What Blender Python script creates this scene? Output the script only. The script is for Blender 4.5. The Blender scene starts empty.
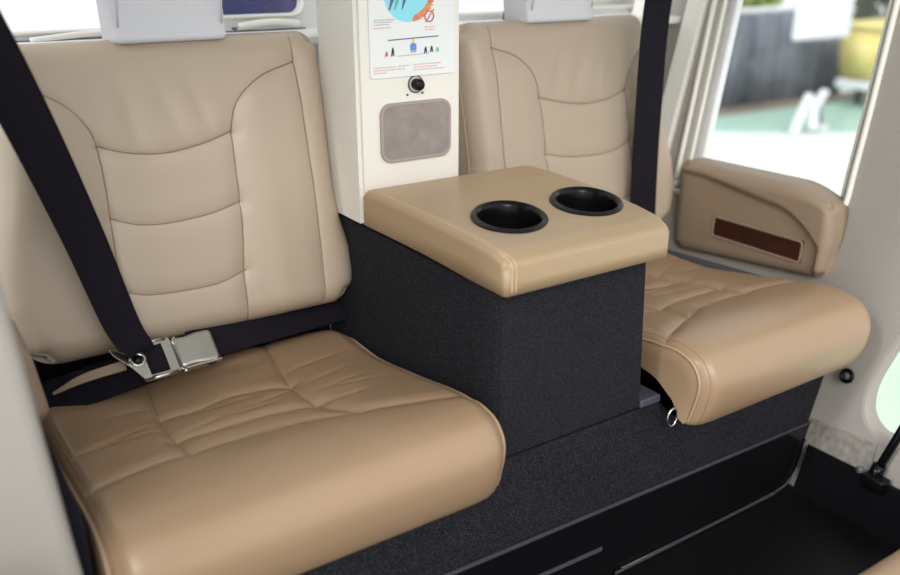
import bpy, bmesh, math, random
import numpy as np
from mathutils import Vector, Matrix
from mathutils.bvhtree import BVHTree
random.seed(4)
scn = bpy.context.scene
COL = scn.collection
PI = math.pi

# ------------------------------------------------------------------ materials
def mat(name, col, rough=.6, metal=0.0, spec=.5, bump=None, speck=None, coat=0.0, mottle=None):
    """bump=(scale,strength,detail), speck=(scale,col2,lo,hi), mottle=(scale,col2,amount)"""
    m = bpy.data.materials.new(name); m.use_nodes = True
    nt = m.node_tree; N = nt.nodes; L = nt.links
    b = N['Principled BSDF']
    b.inputs['Base Color'].default_value = (*col, 1)
    b.inputs['Roughness'].default_value = rough
    b.inputs['Metallic'].default_value = metal
    b.inputs['Specular IOR Level'].default_value = spec
    b.inputs['Coat Weight'].default_value = coat
    tc = N.new('ShaderNodeTexCoord')
    if speck:
        n = N.new('ShaderNodeTexNoise'); n.inputs['Scale'].default_value = speck[0]; n.inputs['Detail'].default_value = 3
        r = N.new('ShaderNodeValToRGB'); r.color_ramp.elements[0].position = speck[2]; r.color_ramp.elements[1].position = speck[3]
        r.color_ramp.elements[0].color = (*col, 1); r.color_ramp.elements[1].color = (*speck[1], 1)
        L.new(tc.outputs['Object'], n.inputs['Vector']); L.new(n.outputs['Fac'], r.inputs['Fac']); L.new(r.outputs['Color'], b.inputs['Base Color'])
    if mottle:
        n = N.new('ShaderNodeTexNoise'); n.inputs['Scale'].default_value = mottle[0]; n.inputs['Detail'].default_value = 4
        x = N.new('ShaderNodeMix'); x.data_type = 'RGBA'
        x.inputs['A'].default_value = (*col, 1); x.inputs['B'].default_value = (*mottle[1], 1)
        r = N.new('ShaderNodeMapRange'); r.inputs['From Min'].default_value = .35; r.inputs['From Max'].default_value = .7
        r.inputs['To Max'].default_value = mottle[2]
        L.new(tc.outputs['Object'], n.inputs['Vector']); L.new(n.outputs['Fac'], r.inputs['Value']); L.new(r.outputs['Result'], x.inputs['Factor'])
        L.new(x.outputs['Result'], b.inputs['Base Color'])
    if bump:
        n = N.new('ShaderNodeTexNoise'); n.inputs['Scale'].default_value = bump[0]; n.inputs['Detail'].default_value = bump[2]
        bp = N.new('ShaderNodeBump'); bp.inputs['Strength'].default_value = bump[1]; bp.inputs['Distance'].default_value = .001
        L.new(tc.outputs['Object'], n.inputs['Vector']); L.new(n.outputs['Fac'], bp.inputs['Height']); L.new(bp.outputs['Normal'], b.inputs['Normal'])
    return m

def glass_mat(name, tint, gloss):
    m = bpy.data.materials.new(name); m.use_nodes = True
    nt = m.node_tree; N = nt.nodes; L = nt.links
    N.remove(N['Principled BSDF']); out = N['Material Output']
    t = N.new('ShaderNodeBsdfTransparent'); t.inputs['Color'].default_value = (*tint, 1)
    g = N.new('ShaderNodeBsdfGlossy'); g.inputs['Roughness'].default_value = .03
    x = N.new('ShaderNodeMixShader'); x.inputs['Fac'].default_value = gloss
    L.new(t.outputs[0], x.inputs[1]); L.new(g.outputs[0], x.inputs[2]); L.new(x.outputs[0], out.inputs['Surface'])
    return m

M = {}
M['cushion'] = mat('tan leather', (.35, .232, .140), .34, bump=(420, .12, 3), mottle=(9, (.335, .215, .125), .5))
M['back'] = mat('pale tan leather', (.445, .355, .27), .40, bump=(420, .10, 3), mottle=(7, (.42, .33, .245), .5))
M['pad'] = mat('light tan leather', (.395, .28, .165), .38, bump=(420, .10, 3))
M['seam'] = mat('brown seam thread', (.27, .185, .12), .7)
M['stitch'] = mat('tan stitching', (.62, .47, .31), .7)
M['piping'] = mat('tan piping', (.42, .29, .18), .5)
M['carpet'] = mat('charcoal carpet', (.006, .006, .009), .95, spec=.2, bump=(900, 1.0, 3), speck=(850, (.058, .058, .07), .48, .70))
M['binding'] = mat('grey carpet binding', (.035, .035, .04), .9, spec=.2, speck=(1200, (.09, .09, .10), .4, .65))
M['vinyl'] = mat('black vinyl', (.005, .005, .006), .20, spec=.22, bump=(60, .25, 2))
M['floor'] = mat('black floor mat', (.004, .004, .0045), .38, spec=.22, bump=(500, .5, 2))
M['webbing'] = mat('dark webbing', (.010, .0085, .0135), .8, spec=.15, bump=(900, .6, 1))
M['black'] = mat('black plastic', (.004, .004, .005), .24, spec=.22)
M['dull'] = mat('dull black cloth', (.008, .008, .012), .9, spec=.2)
M['chrome'] = mat('chrome steel', (.62, .60, .56), .22, metal=1)
M['brushed'] = mat('brushed steel', (.50, .48, .44), .38, metal=1)
M['cream'] = mat('cream painted panel', (.80, .77, .70), .5, bump=(250, .08, 2))
M['post'] = mat('grey beige panel', (.355, .325, .288), .55, bump=(250, .08, 2))
M['white'] = mat('white panel', (.80, .80, .79), .5)
M['cover'] = mat('white headrest cover', (.66, .66, .70), .8, bump=(300, .2, 2))
M['trim'] = mat('off white window trim', (.80, .78, .70), .4)
M['rubber'] = mat('grey rubber seal', (.12, .11, .10), .6)
M['grille'] = mat('taupe speaker cloth', (.27, .23, .215), .9, bump=(700, .6, 2), mottle=(60, (.34, .30, .28), .8))
M['grillerim'] = mat('taupe speaker rim', (.36, .31, .28), .6)
M['wood'] = mat('dark brown veneer', (.035, .010, .006), .35, mottle=(40, (.06, .018, .01), .8))
M['armrest'] = mat('brown beige vinyl', (.31, .228, .158), .5, bump=(300, .1, 2))
M['plate'] = mat('scuffed sill plate', (.33, .30, .26), .4, metal=.4, bump=(120, .8, 4), mottle=(90, (.5, .46, .4), 1))
M['pan'] = mat('grey seat pan', (.085, .09, .115), .4, metal=.2)
M['bluewin'] = mat('dark blue window tint', (.06, .075, .22), .15, mottle=(12, (.14, .09, .16), .6))
M['glass'] = glass_mat('clear pane', (.97, .98, .98), .03)
M['card'] = mat('white placard', (.80, .81, .80), .4)
M['p_cyan'] = mat('print cyan', (.28, .72, .85), .5)
M['p_orange'] = mat('print orange', (.85, .33, .10), .5, mottle=(300, (.55, .12, .08), 1))
M['p_red'] = mat('print red', (.62, .10, .14), .5)
M['p_pink'] = mat('print pink text', (.75, .38, .42), .5)
M['p_grey'] = mat('print grey text', (.42, .43, .46), .5)
M['p_navy'] = mat('print navy', (.10, .13, .28), .5)
M['p_blue'] = mat('print blue', (.12, .27, .70), .5)
M['p_teal'] = mat('print teal', (.12, .48, .42), .5)
M['p_yellow'] = mat('print yellow', (.72, .60, .20), .5)
M['p_black'] = mat('print black', (.02, .03, .06), .5)
M['ground'] = mat('pale apron', (.80, .82, .79), .8, mottle=(.6, (.66, .74, .66), .6))
M['green'] = mat('green painted apron', (.34, .54, .44), .7, mottle=(1.2, (.46, .62, .52), .8))
M['screen'] = mat('slate grey screen cloth', (.10, .11, .135), .9, mottle=(2.5, (.20, .215, .25), 1))
M['yellow'] = mat('yellow painted metal', (.66, .55, .16), .6, mottle=(3, (.75, .66, .3), .8))
M['rust'] = mat('orange brown bundle', (.45, .20, .05), .8, mottle=(9, (.55, .38, .08), 1))
M['earth'] = mat('brown soil strip', (.26, .21, .16), .9)
M['hedge'] = mat('hedge leaves', (.07, .12, .03), .9, mottle=(6, (.32, .36, .05), 1))
M['darkhedge'] = mat('dark shrub leaves', (.035, .04, .02), .9, mottle=(6, (.07, .08, .03), 1))
M['pwhite'] = mat('white paint', (.72, .74, .76), .5)
M['gloss'] = mat('glossy grey edge', (.05, .05, .055), .18)
M['palegreen'] = mat('pale green ground paint', (.55, .78, .55), .7, mottle=(2, (.70, .82, .66), .8))  # pale, mottled green for the ground near the door
M['red'] = mat('red plastic', (.75, .02, .03), .4)

# ------------------------------------------------------------------ helpers
def link(name, me, m=None, parent=None):
    o = bpy.data.objects.new(name, me); COL.objects.link(o)
    if m: me.materials.append(M[m])
    if parent: o.parent = parent
    return o
def from_bm(name, bm, m, parent=None, smooth=True, mw=None):
    me = bpy.data.meshes.new(name); bmesh.ops.recalc_face_normals(bm, faces=bm.faces); bm.to_mesh(me); bm.free()
    if smooth:
        for p in me.polygons: p.use_smooth = True
    if mw is not None: me.transform(mw)
    return link(name, me, m, parent)
def from_py(name, v, f, m, parent=None, smooth=True):
    me = bpy.data.meshes.new(name); me.from_pydata([tuple(p) for p in v], [], f); me.update()
    bm = bmesh.new(); bm.from_mesh(me); bmesh.ops.recalc_face_normals(bm, faces=bm.faces); bm.to_mesh(me); bm.free()
    if smooth:
        for p in me.polygons: p.use_smooth = True
    return link(name, me, m, parent)
def thing(name, label, cat, loc=(0, 0, 0), group=None):
    group = group or {'cabin_seat': 'cabin seats', 'seat_belt': 'seat belts'}.get(name)
    o = bpy.data.objects.new(name, None); COL.objects.link(o); o.location = loc; o.empty_display_size = .05
    o['label'] = label; o['category'] = cat
    if group: o['group'] = group
    return o
def tag(o, label, cat, group=None):
    o['label'] = label; o['category'] = cat
    if group: o['group'] = group
    return o
def struct(o): o['kind'] = 'structure'; return o
def settle():
    """children meshes were made in world space: shift them into their parent's frame"""
    for o in bpy.data.objects:
        if o.parent and not o.get('_done'):
            p = o.parent
            while p.parent: p = p.parent
            if o.type == 'MESH' and p.type == 'EMPTY':
                o.data.transform(Matrix.Translation(-Vector(p.location)))
def rbox(name, c, s, bev, m, parent=None, rot=None, seg=3, mw=None):
    bm = bmesh.new(); bmesh.ops.create_cube(bm, size=1)
    for v in bm.verts: v.co = Vector((v.co.x*s[0], v.co.y*s[1], v.co.z*s[2]))
    if bev > 0: bmesh.ops.bevel(bm, geom=bm.edges[:], offset=bev, segments=seg, profile=.5, affect='EDGES')
    T = Matrix.Translation(Vector(c))
    if rot is not None: T = T @ rot
    if mw is not None: T = mw @ T
    o = from_bm(name, bm, m, parent, smooth=bev > 0, mw=T)
    return o
def catmull(pts, n=8, closed=False):
    P = [Vector(p) for p in pts]; out = []; k = len(P)
    rng = range(k if closed else k-1)
    for i in rng:
        p0 = P[(i-1) % k] if closed or i > 0 else P[0]*2-P[1]
        p1 = P[i]; p2 = P[(i+1) % k]
        p3 = P[(i+2) % k] if closed or i+2 < k else P[-1]*2-P[-2]
        for j in range(n):
            t = j/n
            out.append(.5*((2*p1)+(p2-p0)*t+(2*p0-5*p1+4*p2-p3)*t*t+(3*p1-p0-3*p2+p3)*t**3))
    if not closed: out.append(P[-1])
    return out
def resample(pts, n, closed=False):
    P = np.array([tuple(p) for p in pts], float)
    if closed: P = np.vstack([P, P[:1]])
    d = np.r_[0, np.cumsum(np.linalg.norm(np.diff(P, axis=0), axis=1))]
    t = np.linspace(0, d[-1], n+1)[:-1] if closed else np.linspace(0, d[-1], n)
    return np.stack([np.interp(t, d, P[:, i]) for i in range(P.shape[1])], 1)
def tube(name, pts, r, m, parent=None, seg=8, closed=False):
    P = [Vector(p) for p in pts]; n = len(P); v = []; f = []
    up = None
    for i in range(n):
        a = P[(i-1) % n] if closed or i > 0 else P[0]; b = P[(i+1) % n] if closed or i < n-1 else P[-1]
        t = (b-a).normalized()
        if up is None:
            up = Vector((0, 0, 1)) if abs(t.z) < .9 else Vector((1, 0, 0))
        up = (up - t*up.dot(t)).normalized(); s = t.cross(up)
        for k in range(seg):
            an = 2*PI*k/seg; v.append(P[i]+r*(math.cos(an)*up+math.sin(an)*s))
    for i in range(n if closed else n-1):
        for k in range(seg):
            j = (i+1) % n
            f.append((i*seg+k, i*seg+(k+1) % seg, j*seg+(k+1) % seg, j*seg+k))
    if not closed:
        f.append(tuple(range(seg))[::-1]); f.append(tuple((n-1)*seg+k for k in range(seg)))
    return from_py(name, v, f, m, parent)
def ribbon(name, pts, nrms, w, th, m, parent=None, sub=10):
    """a strap of width w along pts, its flat face along the normals"""
    P = catmull(pts, sub); Nn = catmull(nrms, sub); n = len(P); v = []; f = []
    ws = w if hasattr(w, '__len__') else [w]*len(pts)
    W = [x.x for x in catmull([(q, 0, 0) for q in ws], sub)]
    cs = [(-1, -1), (-.96, -1), (-.9, -.5), (0, -.5), (.9, -.5), (.96, -1), (1, -1), (1, 1), (.96, 1), (.9, .5), (0, .5), (-.9, .5), (-.96, 1), (-1, 1)]
    k = len(cs)
    for i in range(n):
        t = (P[min(i+1, n-1)]-P[max(i-1, 0)]).normalized(); nn = Nn[i]; nn = (nn-t*nn.dot(t)).normalized(); s = t.cross(nn)
        for (a, b) in cs: v.append(P[i]+s*(a*W[i]/2)+nn*(b*th/2))
    for i in range(n-1):
        for q in range(k): f.append((i*k+q, i*k+(q+1) % k, (i+1)*k+(q+1) % k, (i+1)*k+q))
    f.append(tuple(range(k))[::-1]); f.append(tuple((n-1)*k+q for q in range(k)))
    return from_py(name, v, f, m, parent, smooth=False)
def lathe(name, prof, c, m, parent=None, seg=48, R=None):
    v = []; f = []; k = len(prof)
    for i in range(seg):
        a = 2*PI*i/seg
        for (r, z) in prof:
            p = Vector((r*math.cos(a), r*math.sin(a), z)); 
            if R is not None: p = R @ p
            v.append(p+Vector(c))
    for i in range(seg):
        j = (i+1) % seg
        for q in range(k-1): f.append((i*k+q, j*k+q, j*k+q+1, i*k+q+1))
    o = from_py(name, v, f, m, parent)
    bm = bmesh.new(); bm.from_mesh(o.data); bmesh.ops.remove_doubles(bm, verts=bm.verts, dist=1e-6); bmesh.ops.recalc_face_normals(bm, faces=bm.faces); bm.to_mesh(o.data); bm.free()
    return o
def rrect(x0, x1, y0, y1, r, n=6):
    out = []
    for cx, cy, a0 in ((x1-r, y1-r, 0), (x0+r, y1-r, 90), (x0+r, y0+r, 180), (x1-r, y0+r, 270)):
        for i in range(n+1):
            a = math.radians(a0+90*i/n); out.append((cx+r*math.cos(a), cy+r*math.sin(a)))
    return out
def slab(name, outer, holes, half, bev, mapf, m, parent=None, smooth=False):
    """a flat plate with holes, filled in (u,v), half thickness along w, mapped by mapf"""
    cu = bpy.data.curves.new('c', 'CURVE'); cu.dimensions = '2D'; cu.fill_mode = 'BOTH'
    cu.extrude = max(half-bev, 1e-5); cu.bevel_depth = bev; cu.bevel_resolution = 2
    for ring in [outer]+list(holes):
        s = cu.splines.new('POLY'); s.points.add(len(ring)-1); s.use_cyclic_u = True
        for p, q in zip(s.points, ring): p.co = (q[0], q[1], 0, 1)
    o = bpy.data.objects.new('c', cu); COL.objects.link(o)
    bpy.context.view_layer.update()
    me = bpy.data.meshes.new_from_object(o.evaluated_get(bpy.context.evaluated_depsgraph_get()))
    bpy.data.objects.remove(o); bpy.data.curves.remove(cu)
    me.name = name; me.materials.clear()
    for v in me.vertices: v.co = mapf(v.co.x, v.co.y, v.co.z)
    bm = bmesh.new(); bm.from_mesh(me); bmesh.ops.remove_doubles(bm, verts=bm.verts, dist=1e-6); bmesh.ops.recalc_face_normals(bm, faces=bm.faces); bm.to_mesh(me); bm.free()
    for p in me.polygons: p.use_smooth = smooth
    return link(name, me, m, parent)
def dseg(P, line):
    """distance of the 2-D points P (n,2) to a polyline"""
    L = np.array([tuple(p)[:2] for p in line], float); D = np.full(len(P), 9.)
    for a, b in zip(L[:-1], L[1:]):
        ab = b-a; t = np.clip(((P-a)@ab)/max(ab@ab, 1e-12), 0, 1)
        D = np.minimum(D, np.linalg.norm(P-(a+t[:, None]*ab), axis=1))
    return D
def sm(x): x = np.clip(x, 0, 1); return x*x*(3-2*x)
def axis_samples(half, er, step, ne=9):
    """-1..1 positions: fine near the rim (quarter-circle spacing), even between"""
    e = [er*(1-math.cos(PI/2*i/ne)) for i in range(ne)]
    n = max(2, int((2*half-2*er)/step)); mid = list(np.linspace(-half+er, half-er, n))
    return np.array([-half+q for q in e]+mid+[half-q for q in e[::-1]])/half
def pillow(name, W, H, rc, er, depth, warp, mapf, disp, m, parent=None, step=.0024):
    """an upholstered panel. W,H half sizes, rc corner radius, er rim roundness, depth of the side wall.
    warp(u,v)->(u,v) reshapes the outline, disp(u,v,s)->offset of the face, mapf(u,v,w)->xyz (w towards the viewer)"""
    A = axis_samples(W, er, step); B = axis_samples(H, er, step); na, nb = len(A), len(B)
    a, b = np.meshgrid(A, B); a = a.ravel(); b = b.ravel()
    s = np.maximum(np.abs(a), np.abs(b)); x = a*W; y = b*H
    qx = x/np.maximum(s, 1e-6); qy = y/np.maximum(s, 1e-6)
    # pull square corners back onto a rounded outline
    fac = np.ones(len(a)); cx, cy = W-rc, H-rc
    ic = (np.abs(qx) > cx) & (np.abs(qy) > cy)
    ax, ay = np.abs(qx[ic]), np.abs(qy[ic]); A2 = ax*ax+ay*ay; B2 = -2*(ax*cx+ay*cy); C2 = cx*cx+cy*cy-rc*rc
    k = (-B2+np.sqrt(np.maximum(B2*B2-4*A2*C2, 0)))/(2*A2); fac[ic] = np.minimum(k, 1)
    g = 1+(fac-1)*s**5; x = x*g; y = y*g
    dx = W*(1-np.abs(a)); dy = H*(1-np.abs(b)); d = np.minimum(dx, dy)
    # smooth rim: combine both directions
    ex = 1-np.clip(dx/er, 0, 1); ey = 1-np.clip(dy/er, 0, 1)
    e = np.clip(np.sqrt(ex**2+ey**2), 0, 1); w = er*(np.sqrt(1-e*e)-1)
    u, v = warp(x, y); dd = disp(u, v, s)*np.sqrt(np.clip(1-e*e, 0, 1)); w = w+dd
    V = [mapf(u[i], v[i], w[i]) for i in range(len(u))]
    F = [(j*na+i, j*na+i+1, (j+1)*na+i+1, (j+1)*na+i) for j in range(nb-1) for i in range(na-1)]
    rim = [i for i in range(na)]+[j*na+na-1 for j in range(1, nb)]+[(nb-1)*na+i for i in range(na-2, -1, -1)]+[j*na for j in range(nb-2, 0, -1)]
    base = len(V); n = len(rim)
    for q, (dep, ins) in enumerate(((.35, 0), (.8, 0), (.95, .004), (1.0, .012))):
        for r in rim:
            cu, cv = u[r], v[r]; l = max(math.hypot(cu, cv), 1e-6); kk = 1-ins/l
            V.append(mapf(cu*kk, cv*kk, w[r]-depth*dep))
        prev = rim if q == 0 else [base+(q-1)*n+i for i in range(n)]
        cur = [base+q*n+i for i in range(n)]
        for i in range(n): F.append((prev[i], prev[(i+1) % n], cur[(i+1) % n], cur[i]))
    F.append(tuple(base+3*n+i for i in range(n)))
    return from_py(name, V, F, m, parent)
def drape(o, pts, direction, off, start):
    """drop 3-D points along direction onto object o's surface"""
    bv = BVHTree.FromPolygons([v.co.copy() for v in o.data.vertices], [tuple(p.vertices) for p in o.data.polygons])
    out = []; d = Vector(direction).normalized()
    for p in pts:
        h, nrm, idx, dist = bv.ray_cast(Vector(p)-d*start, d)
        if h is not None:
            if nrm.dot(d) > 0: nrm = -nrm
            out.append(h+nrm*off)
    return out

# ------------------------------------------------------------------ cushion loft
PROFILE = [(.264, .378), (.258, .394), (.238, .402), (.20, .402), (.16, .402), (.12, .406), (.08, .412), (.03, .420), (-.01, .428), (-.045, .434), (-.075, .438), (-.104, .4375),
           (-.128, .431), (-.143, .416), (-.149, .398), (-.147, .376), (-.140, .355), (-.130, .339), (-.120, .337), (-.108, .358), (-.095, .366), (-.06, .380), (.0, .384), (.10, .376), (.20, .364), (.24, .3625), (.260, .366)]
def cushion(name, x0, x1, seams, m, parent, mirror, dy=0., dz=0., seed=1, sx=1.):
    pr = resample([(p[0], p[1], 0) for p in catmull([(a, b, 0) for a, b in PROFILE], 8, True)], 380, True)[:, :2]
    n = len(pr)
    tg = np.roll(pr, -2, 0)-np.roll(pr, 2, 0); tg /= np.linalg.norm(tg, axis=1)[:, None]
    nr = np.stack([tg[:, 1], -tg[:, 0]], 1)
    c = pr.mean(0)
    if ((pr-c)*nr).sum() < 0: nr = -nr
    er = .026; hw = (x1-x0)/2; xs = axis_samples(hw, er, .0024, 10)*hw; xc = (x0+x1)/2
    k = np.where((nr[:, 1] < -.6) | ((pr[:, 0] > -.124) & (pr[:, 1] < .3645)), .12, 1.0)
    kn_ = np.hanning(31); kn_ /= kn_.sum(); k = np.convolve(np.r_[k[-15:], k, k[:15]], kn_, 'valid')
    rings = []
    for x in xs:
        d = hw-abs(x); e = 1-min(d/er, 1); ins = .026*(1-math.sqrt(max(1-e*e, 0)))
        # side groove next to the piping
        g = .0012*math.exp(-((d-.0142)/.0022)**2)
        # flat (bottom and back) parts need little inset
        ring = pr-nr*((ins*k)[:, None])-nr*g*(nr[:, 1:2] > -.3)
        rings.append(ring)
    V = np.zeros((len(xs), n, 3)); NR = np.zeros((len(xs), n, 3))
    for i, x in enumerate(xs):
        V[i, :, 0] = xc+x; V[i, :, 1] = rings[i][:, 0]; V[i, :, 2] = rings[i][:, 1]
        NR[i, :, 1] = nr[:, 0]; NR[i, :, 2] = nr[:, 1]
    P = V.reshape(-1, 3); Q = NR.reshape(-1, 3)
    top = Q[:, 2] > .0
    # rear corners rounded in plan
    d = hw-np.abs(P[:, 0]-xc); rr = .055; t = 1-np.clip(d/rr, 0, 1); pull = .040*(1-np.sqrt(1-t**2*.999))
    P[:, 1] -= pull*sm((P[:, 1]-.02)/.22)
    t = 1-np.clip(d/.050, 0, 1); P[:, 1] += .013*(1-np.sqrt(1-t**2*.999))*sm((-.05-P[:, 1])/.07)
    D = np.zeros(len(P)); xy = P[:, :2]
    for s in seams:
        ds = dseg(xy, s[0]); D += -.0022*s[1]*np.exp(-(ds/.0022)**2)-.0028*s[1]*np.exp(-(ds/.010)**2)
    # dished seat middle and soft creases
    mid = np.exp(-((P[:, 0]-xc)/.10)**4)*sm((.25-P[:, 1])/.05)*sm((P[:, 1]+.06)/.08)
    D += -.006*mid
    rs = np.random.RandomState(seed)
    for k in range(10):
        side = 1 if rs.rand() < .5 else -1
        cx = xc+side*(.085+.09*rs.rand()); cy = .02+.20*rs.rand(); an = rs.uniform(-.5, .3)*side; L = .02+.025*rs.rand()
        ca, sa = math.cos(an), math.sin(an)
        uu = (P[:, 0]-cx)*ca+(P[:, 1]-cy)*sa; vv = -(P[:, 0]-cx)*sa+(P[:, 1]-cy)*ca
        D += -(.0008+.0008*rs.rand())*np.exp(-(uu/L)**2-(vv/.0050)**2)
    for k in range(5):
        cx = xc-.06+.13*rs.rand(); cy = .05+.10*rs.rand(); an = rs.uniform(-.15, .45)
        ca, sa = math.cos(an), math.sin(an); uu = (P[:, 0]-cx)*ca+(P[:, 1]-cy)*sa; vv = -(P[:, 0]-cx)*sa+(P[:, 1]-cy)*ca
        D += -.0012*np.exp(-(uu/.03)**2-(vv/.005)**2)
    P[top] += (Q*D[:, None])[top]
    P[:, 1] += dy; P[:, 2] += dz
    if mirror: P[:, 0] = mirror-sx*P[:, 0]
    F = []; k = len(xs)
    for i in range(k-1):
        for j in range(n): F.append((i*n+j, i*n+(j+1) % n, (i+1)*n+(j+1) % n, (i+1)*n+j))
    verts = list(map(tuple, P))
    for i in (0, k-1):
        ring = P[i*n:(i+1)*n]; cc = ring.mean(0); base = len(verts)
        prev = [i*n+j for j in range(n)]
        for q, sc in enumerate((.9, .6, .25)):
            verts += [tuple(cc+(p-cc)*sc) for p in ring]
            cur = [base+q*n+j for j in range(n)]
            for j in range(n): F.append((prev[j], prev[(j+1) % n], cur[(j+1) % n], cur[j]))
            prev = cur
        F.append(tuple(prev))
    o = from_py(name, verts, F, m, parent)
    # piping down each side, stitched beside
    idx = [j for j in range(n) if nr[j, 1] > -.75 and pr[j, 0] < .25 and not (pr[j, 0] > -.11 and pr[j, 1] < .37)]
    idx.sort(key=lambda j: j)
    # keep contiguous
    br = [q for q in range(len(idx)-1) if idx[q+1]-idx[q] > 5]
    if br: idx = idx[br[0]+1:]+idx[:br[0]+1]
    for i, kk in ((4, 0), (k-5, k-1)):
        ring = P.reshape(k, n, 3)[i]; sgn = np.array([1.0 if ring[0, 0] > (mirror-sx*xc if mirror else xc) else -1.0, 0, 0])
        pts = [ring[j]+NR[i, j]*.0006+sgn*.0006 for j in idx][::3]
        tube('piping', pts, .0019, 'piping', o, seg=6)
    for i in (7, k-8):
        ring = P.reshape(k, n, 3)[i]; pts = [ring[j]+NR[i, j]*.0001 for j in idx][::3]
        tube('seam', pts, .0006, 'seam', o, seg=5)
    for s in seams:
        if not s[2]: continue
        q = resample(catmull([(a, b, 0) for a, b in s[0]], 4), 60)
        if mirror: q[:, 0] = mirror-sx*q[:, 0]
        pts = drape(o, [(a, b+dy, .42) for a, b, _ in q], (0, 0, -1), .0001, .2)
        if len(pts) > 3: tube('seam', pts, .00085*s[1]**.5, 'seam' if s[2] == 1 else 'stitch', o, seg=5)
    return o

XL0, XL1 = -.503, -.096
SEAMS = [  # (polyline, strength, thread)
    ([(-.372, .25), (-.376, .196), (-.384, .142), (-.391, .080), (-.389, .004)], 1, 1),
    ([(-.212, .25), (-.217, .207), (-.228, .144), (-.235, .09), (-.235, .05), (-.226, .005), (-.215, -.022)], 1, 1),
    ([(-.484, -.024), (-.46, -.014), (-.42, -.004), (-.389, .002), (-.336, .009), (-.276, .004), (-.232, -.018), (-.215, -.026), (-.176, -.042), (-.127, -.062), (-.108, -.070)], 1, 1),
    ([(-.386, .125), (-.349, .125), (-.296, .142), (-.257, .134), (-.230, .121)], .9, 1),
    ([(-.392, .048), (-.351, .053), (-.294, .055), (-.241, .043), (-.226, .040)], .9, 1)]

def backrest(xf, parent, zt=.796):
    """xf maps the left seat's x to the world x"""
    u0 = -.283
    zs = [.44, .46, .49, .52, .56, .60, .65, .72, .80]
    XR = [-.090, -.089, -.084, -.084, -.093, -.097, -.096, -.094, -.092]
    XL = [-.486, -.492, -.503, -.511, -.508, -.500, -.486, -.474, -.468]
    zb = .449; H = (zt-zb)/2; zc = (zt+zb)/2; W = .186
    def warp(x, y):
        z = zc+y; r = np.interp(z, zs, XR); l = np.interp(z, zs, XL)
        t = (x/W+1)/2; return l+(r-l)*t-u0, y
    n = Vector((0, -1, .2)).normalized()
    def mapf(u, v, w):
        z = zc+v; p = Vector((u+u0, .21+.2*(z-.46), z))+n*w
        return (xf(p.x), p.y, p.z)
    S = [([(-.134, .80), (-.134, .71), (-.133, .61), (-.134, .55), (-.138, .44)], 1),
         ([(-.134, .757), (-.179, .744), (-.211, .721), (-.224, .695), (-.228, .660), (-.231, .577), (-.239, .51), (-.241, .45)], 1),
         ([(-.436, .742), (-.424, .738), (-.404, .723), (-.389, .702), (-.383, .680), (-.382, .623), (-.386, .522), (-.388, .45)], 1),
         ([(-.383, .681), (-.349, .670), (-.31, .666), (-.268, .671), (-.226, .682)], 1),
         ([(-.383, .601), (-.353, .590), (-.319, .587), (-.27, .590), (-.229, .599)], .8),
         ([(-.386, .519), (-.36, .510), (-.333, .507), (-.278, .506), (-.235, .516)], .8)]
    S = [(resample(catmull([(a, b, 0) for a, b in s], 6), 50)[:, :2], k) for s, k in S]
    def disp(u, v, s):
        P = np.stack([u+u0, zc+v], 1); D = np.zeros(len(u))
        for q, k in S:
            d = dseg(P, q); D += -.0018*k*np.exp(-(d/.0020)**2)-.0022*k*np.exp(-(d/.011)**2)
        # side bolsters stand proud of the middle, soft dents above the lumbar seam
        D += .006*sm((np.abs(u+u0+.305)-.07)/.05)*sm((.78-P[:, 1])/.08)
        D += 1.8*-.0016*np.exp(-((u+u0+.345+.25*(P[:, 1]-.72))/.010)**2-((P[:, 1]-.705)/.03)**2)
        D += 1.8*-.0014*np.exp(-((u+u0+.300+.35*(P[:, 1]-.72))/.010)**2-((P[:, 1]-.715)/.03)**2)
        D += 1.8*-.0012*np.exp(-((u+u0+.262+.3*(P[:, 1]-.72))/.009)**2-((P[:, 1]-.715)/.03)**2)
        return D
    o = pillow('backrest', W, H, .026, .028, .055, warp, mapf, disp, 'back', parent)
    for q, k in S:
        pts = drape(o, [(xf(a), .2, b) for a, b in q], (0, 1, 0), .0001, .3)
        if len(pts) > 3: tube('seam', pts, .0008*k, 'seam', o, seg=5)
    # piping where the front meets the side
    for XX, sg in ((XR, 1), (XL, -1)):
        pts = []
        for z in np.linspace(zb+(.035 if sg > 0 else .09), zt-.03, 40):
            x = np.interp(z, zs, XX)
            pts.append((xf(x+sg*.0004), .21+.2*(z-.46)+.030, z))
        tube('piping', pts, .0016, 'piping', o, seg=6)
    return o

# ================================================================== SEATS
def seat(root, mirror, dy, dz, xf, seed):
    cushion('seat_cushion', XL0, XL1, SEAMS, 'cushion', root, mirror, dy, dz, seed, 0.845 if mirror else 1.)
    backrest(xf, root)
    # black understructure seen in the gap behind the cushion
    a, b = sorted((xf(-.485), xf(-.100)))
    rbox('seat_frame', ((a+b)/2, .292, .43), (b-a, .034, .135), .006, 'dull', root)
    a, b = sorted((xf(-.345), xf(-.215))) if not mirror else (.238, .366)
    h = rbox('headrest', ((a+b)/2, .315, .858), (b-a, .062, .150), .006, 'cover', root, rot=Matrix.Rotation(-.15, 4, 'X'))
    for q in (a+.006, b-.006): tube('seam', [(q, .274, .806), (q, .2635, .86), (q, .2585, .925)], .0012, 'cover', h)
    for q in (a+.03, b-.03): tube('headrest_post', [(q, .318, .78), (q, .318, .82)], .005, 'chrome', root)

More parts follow.
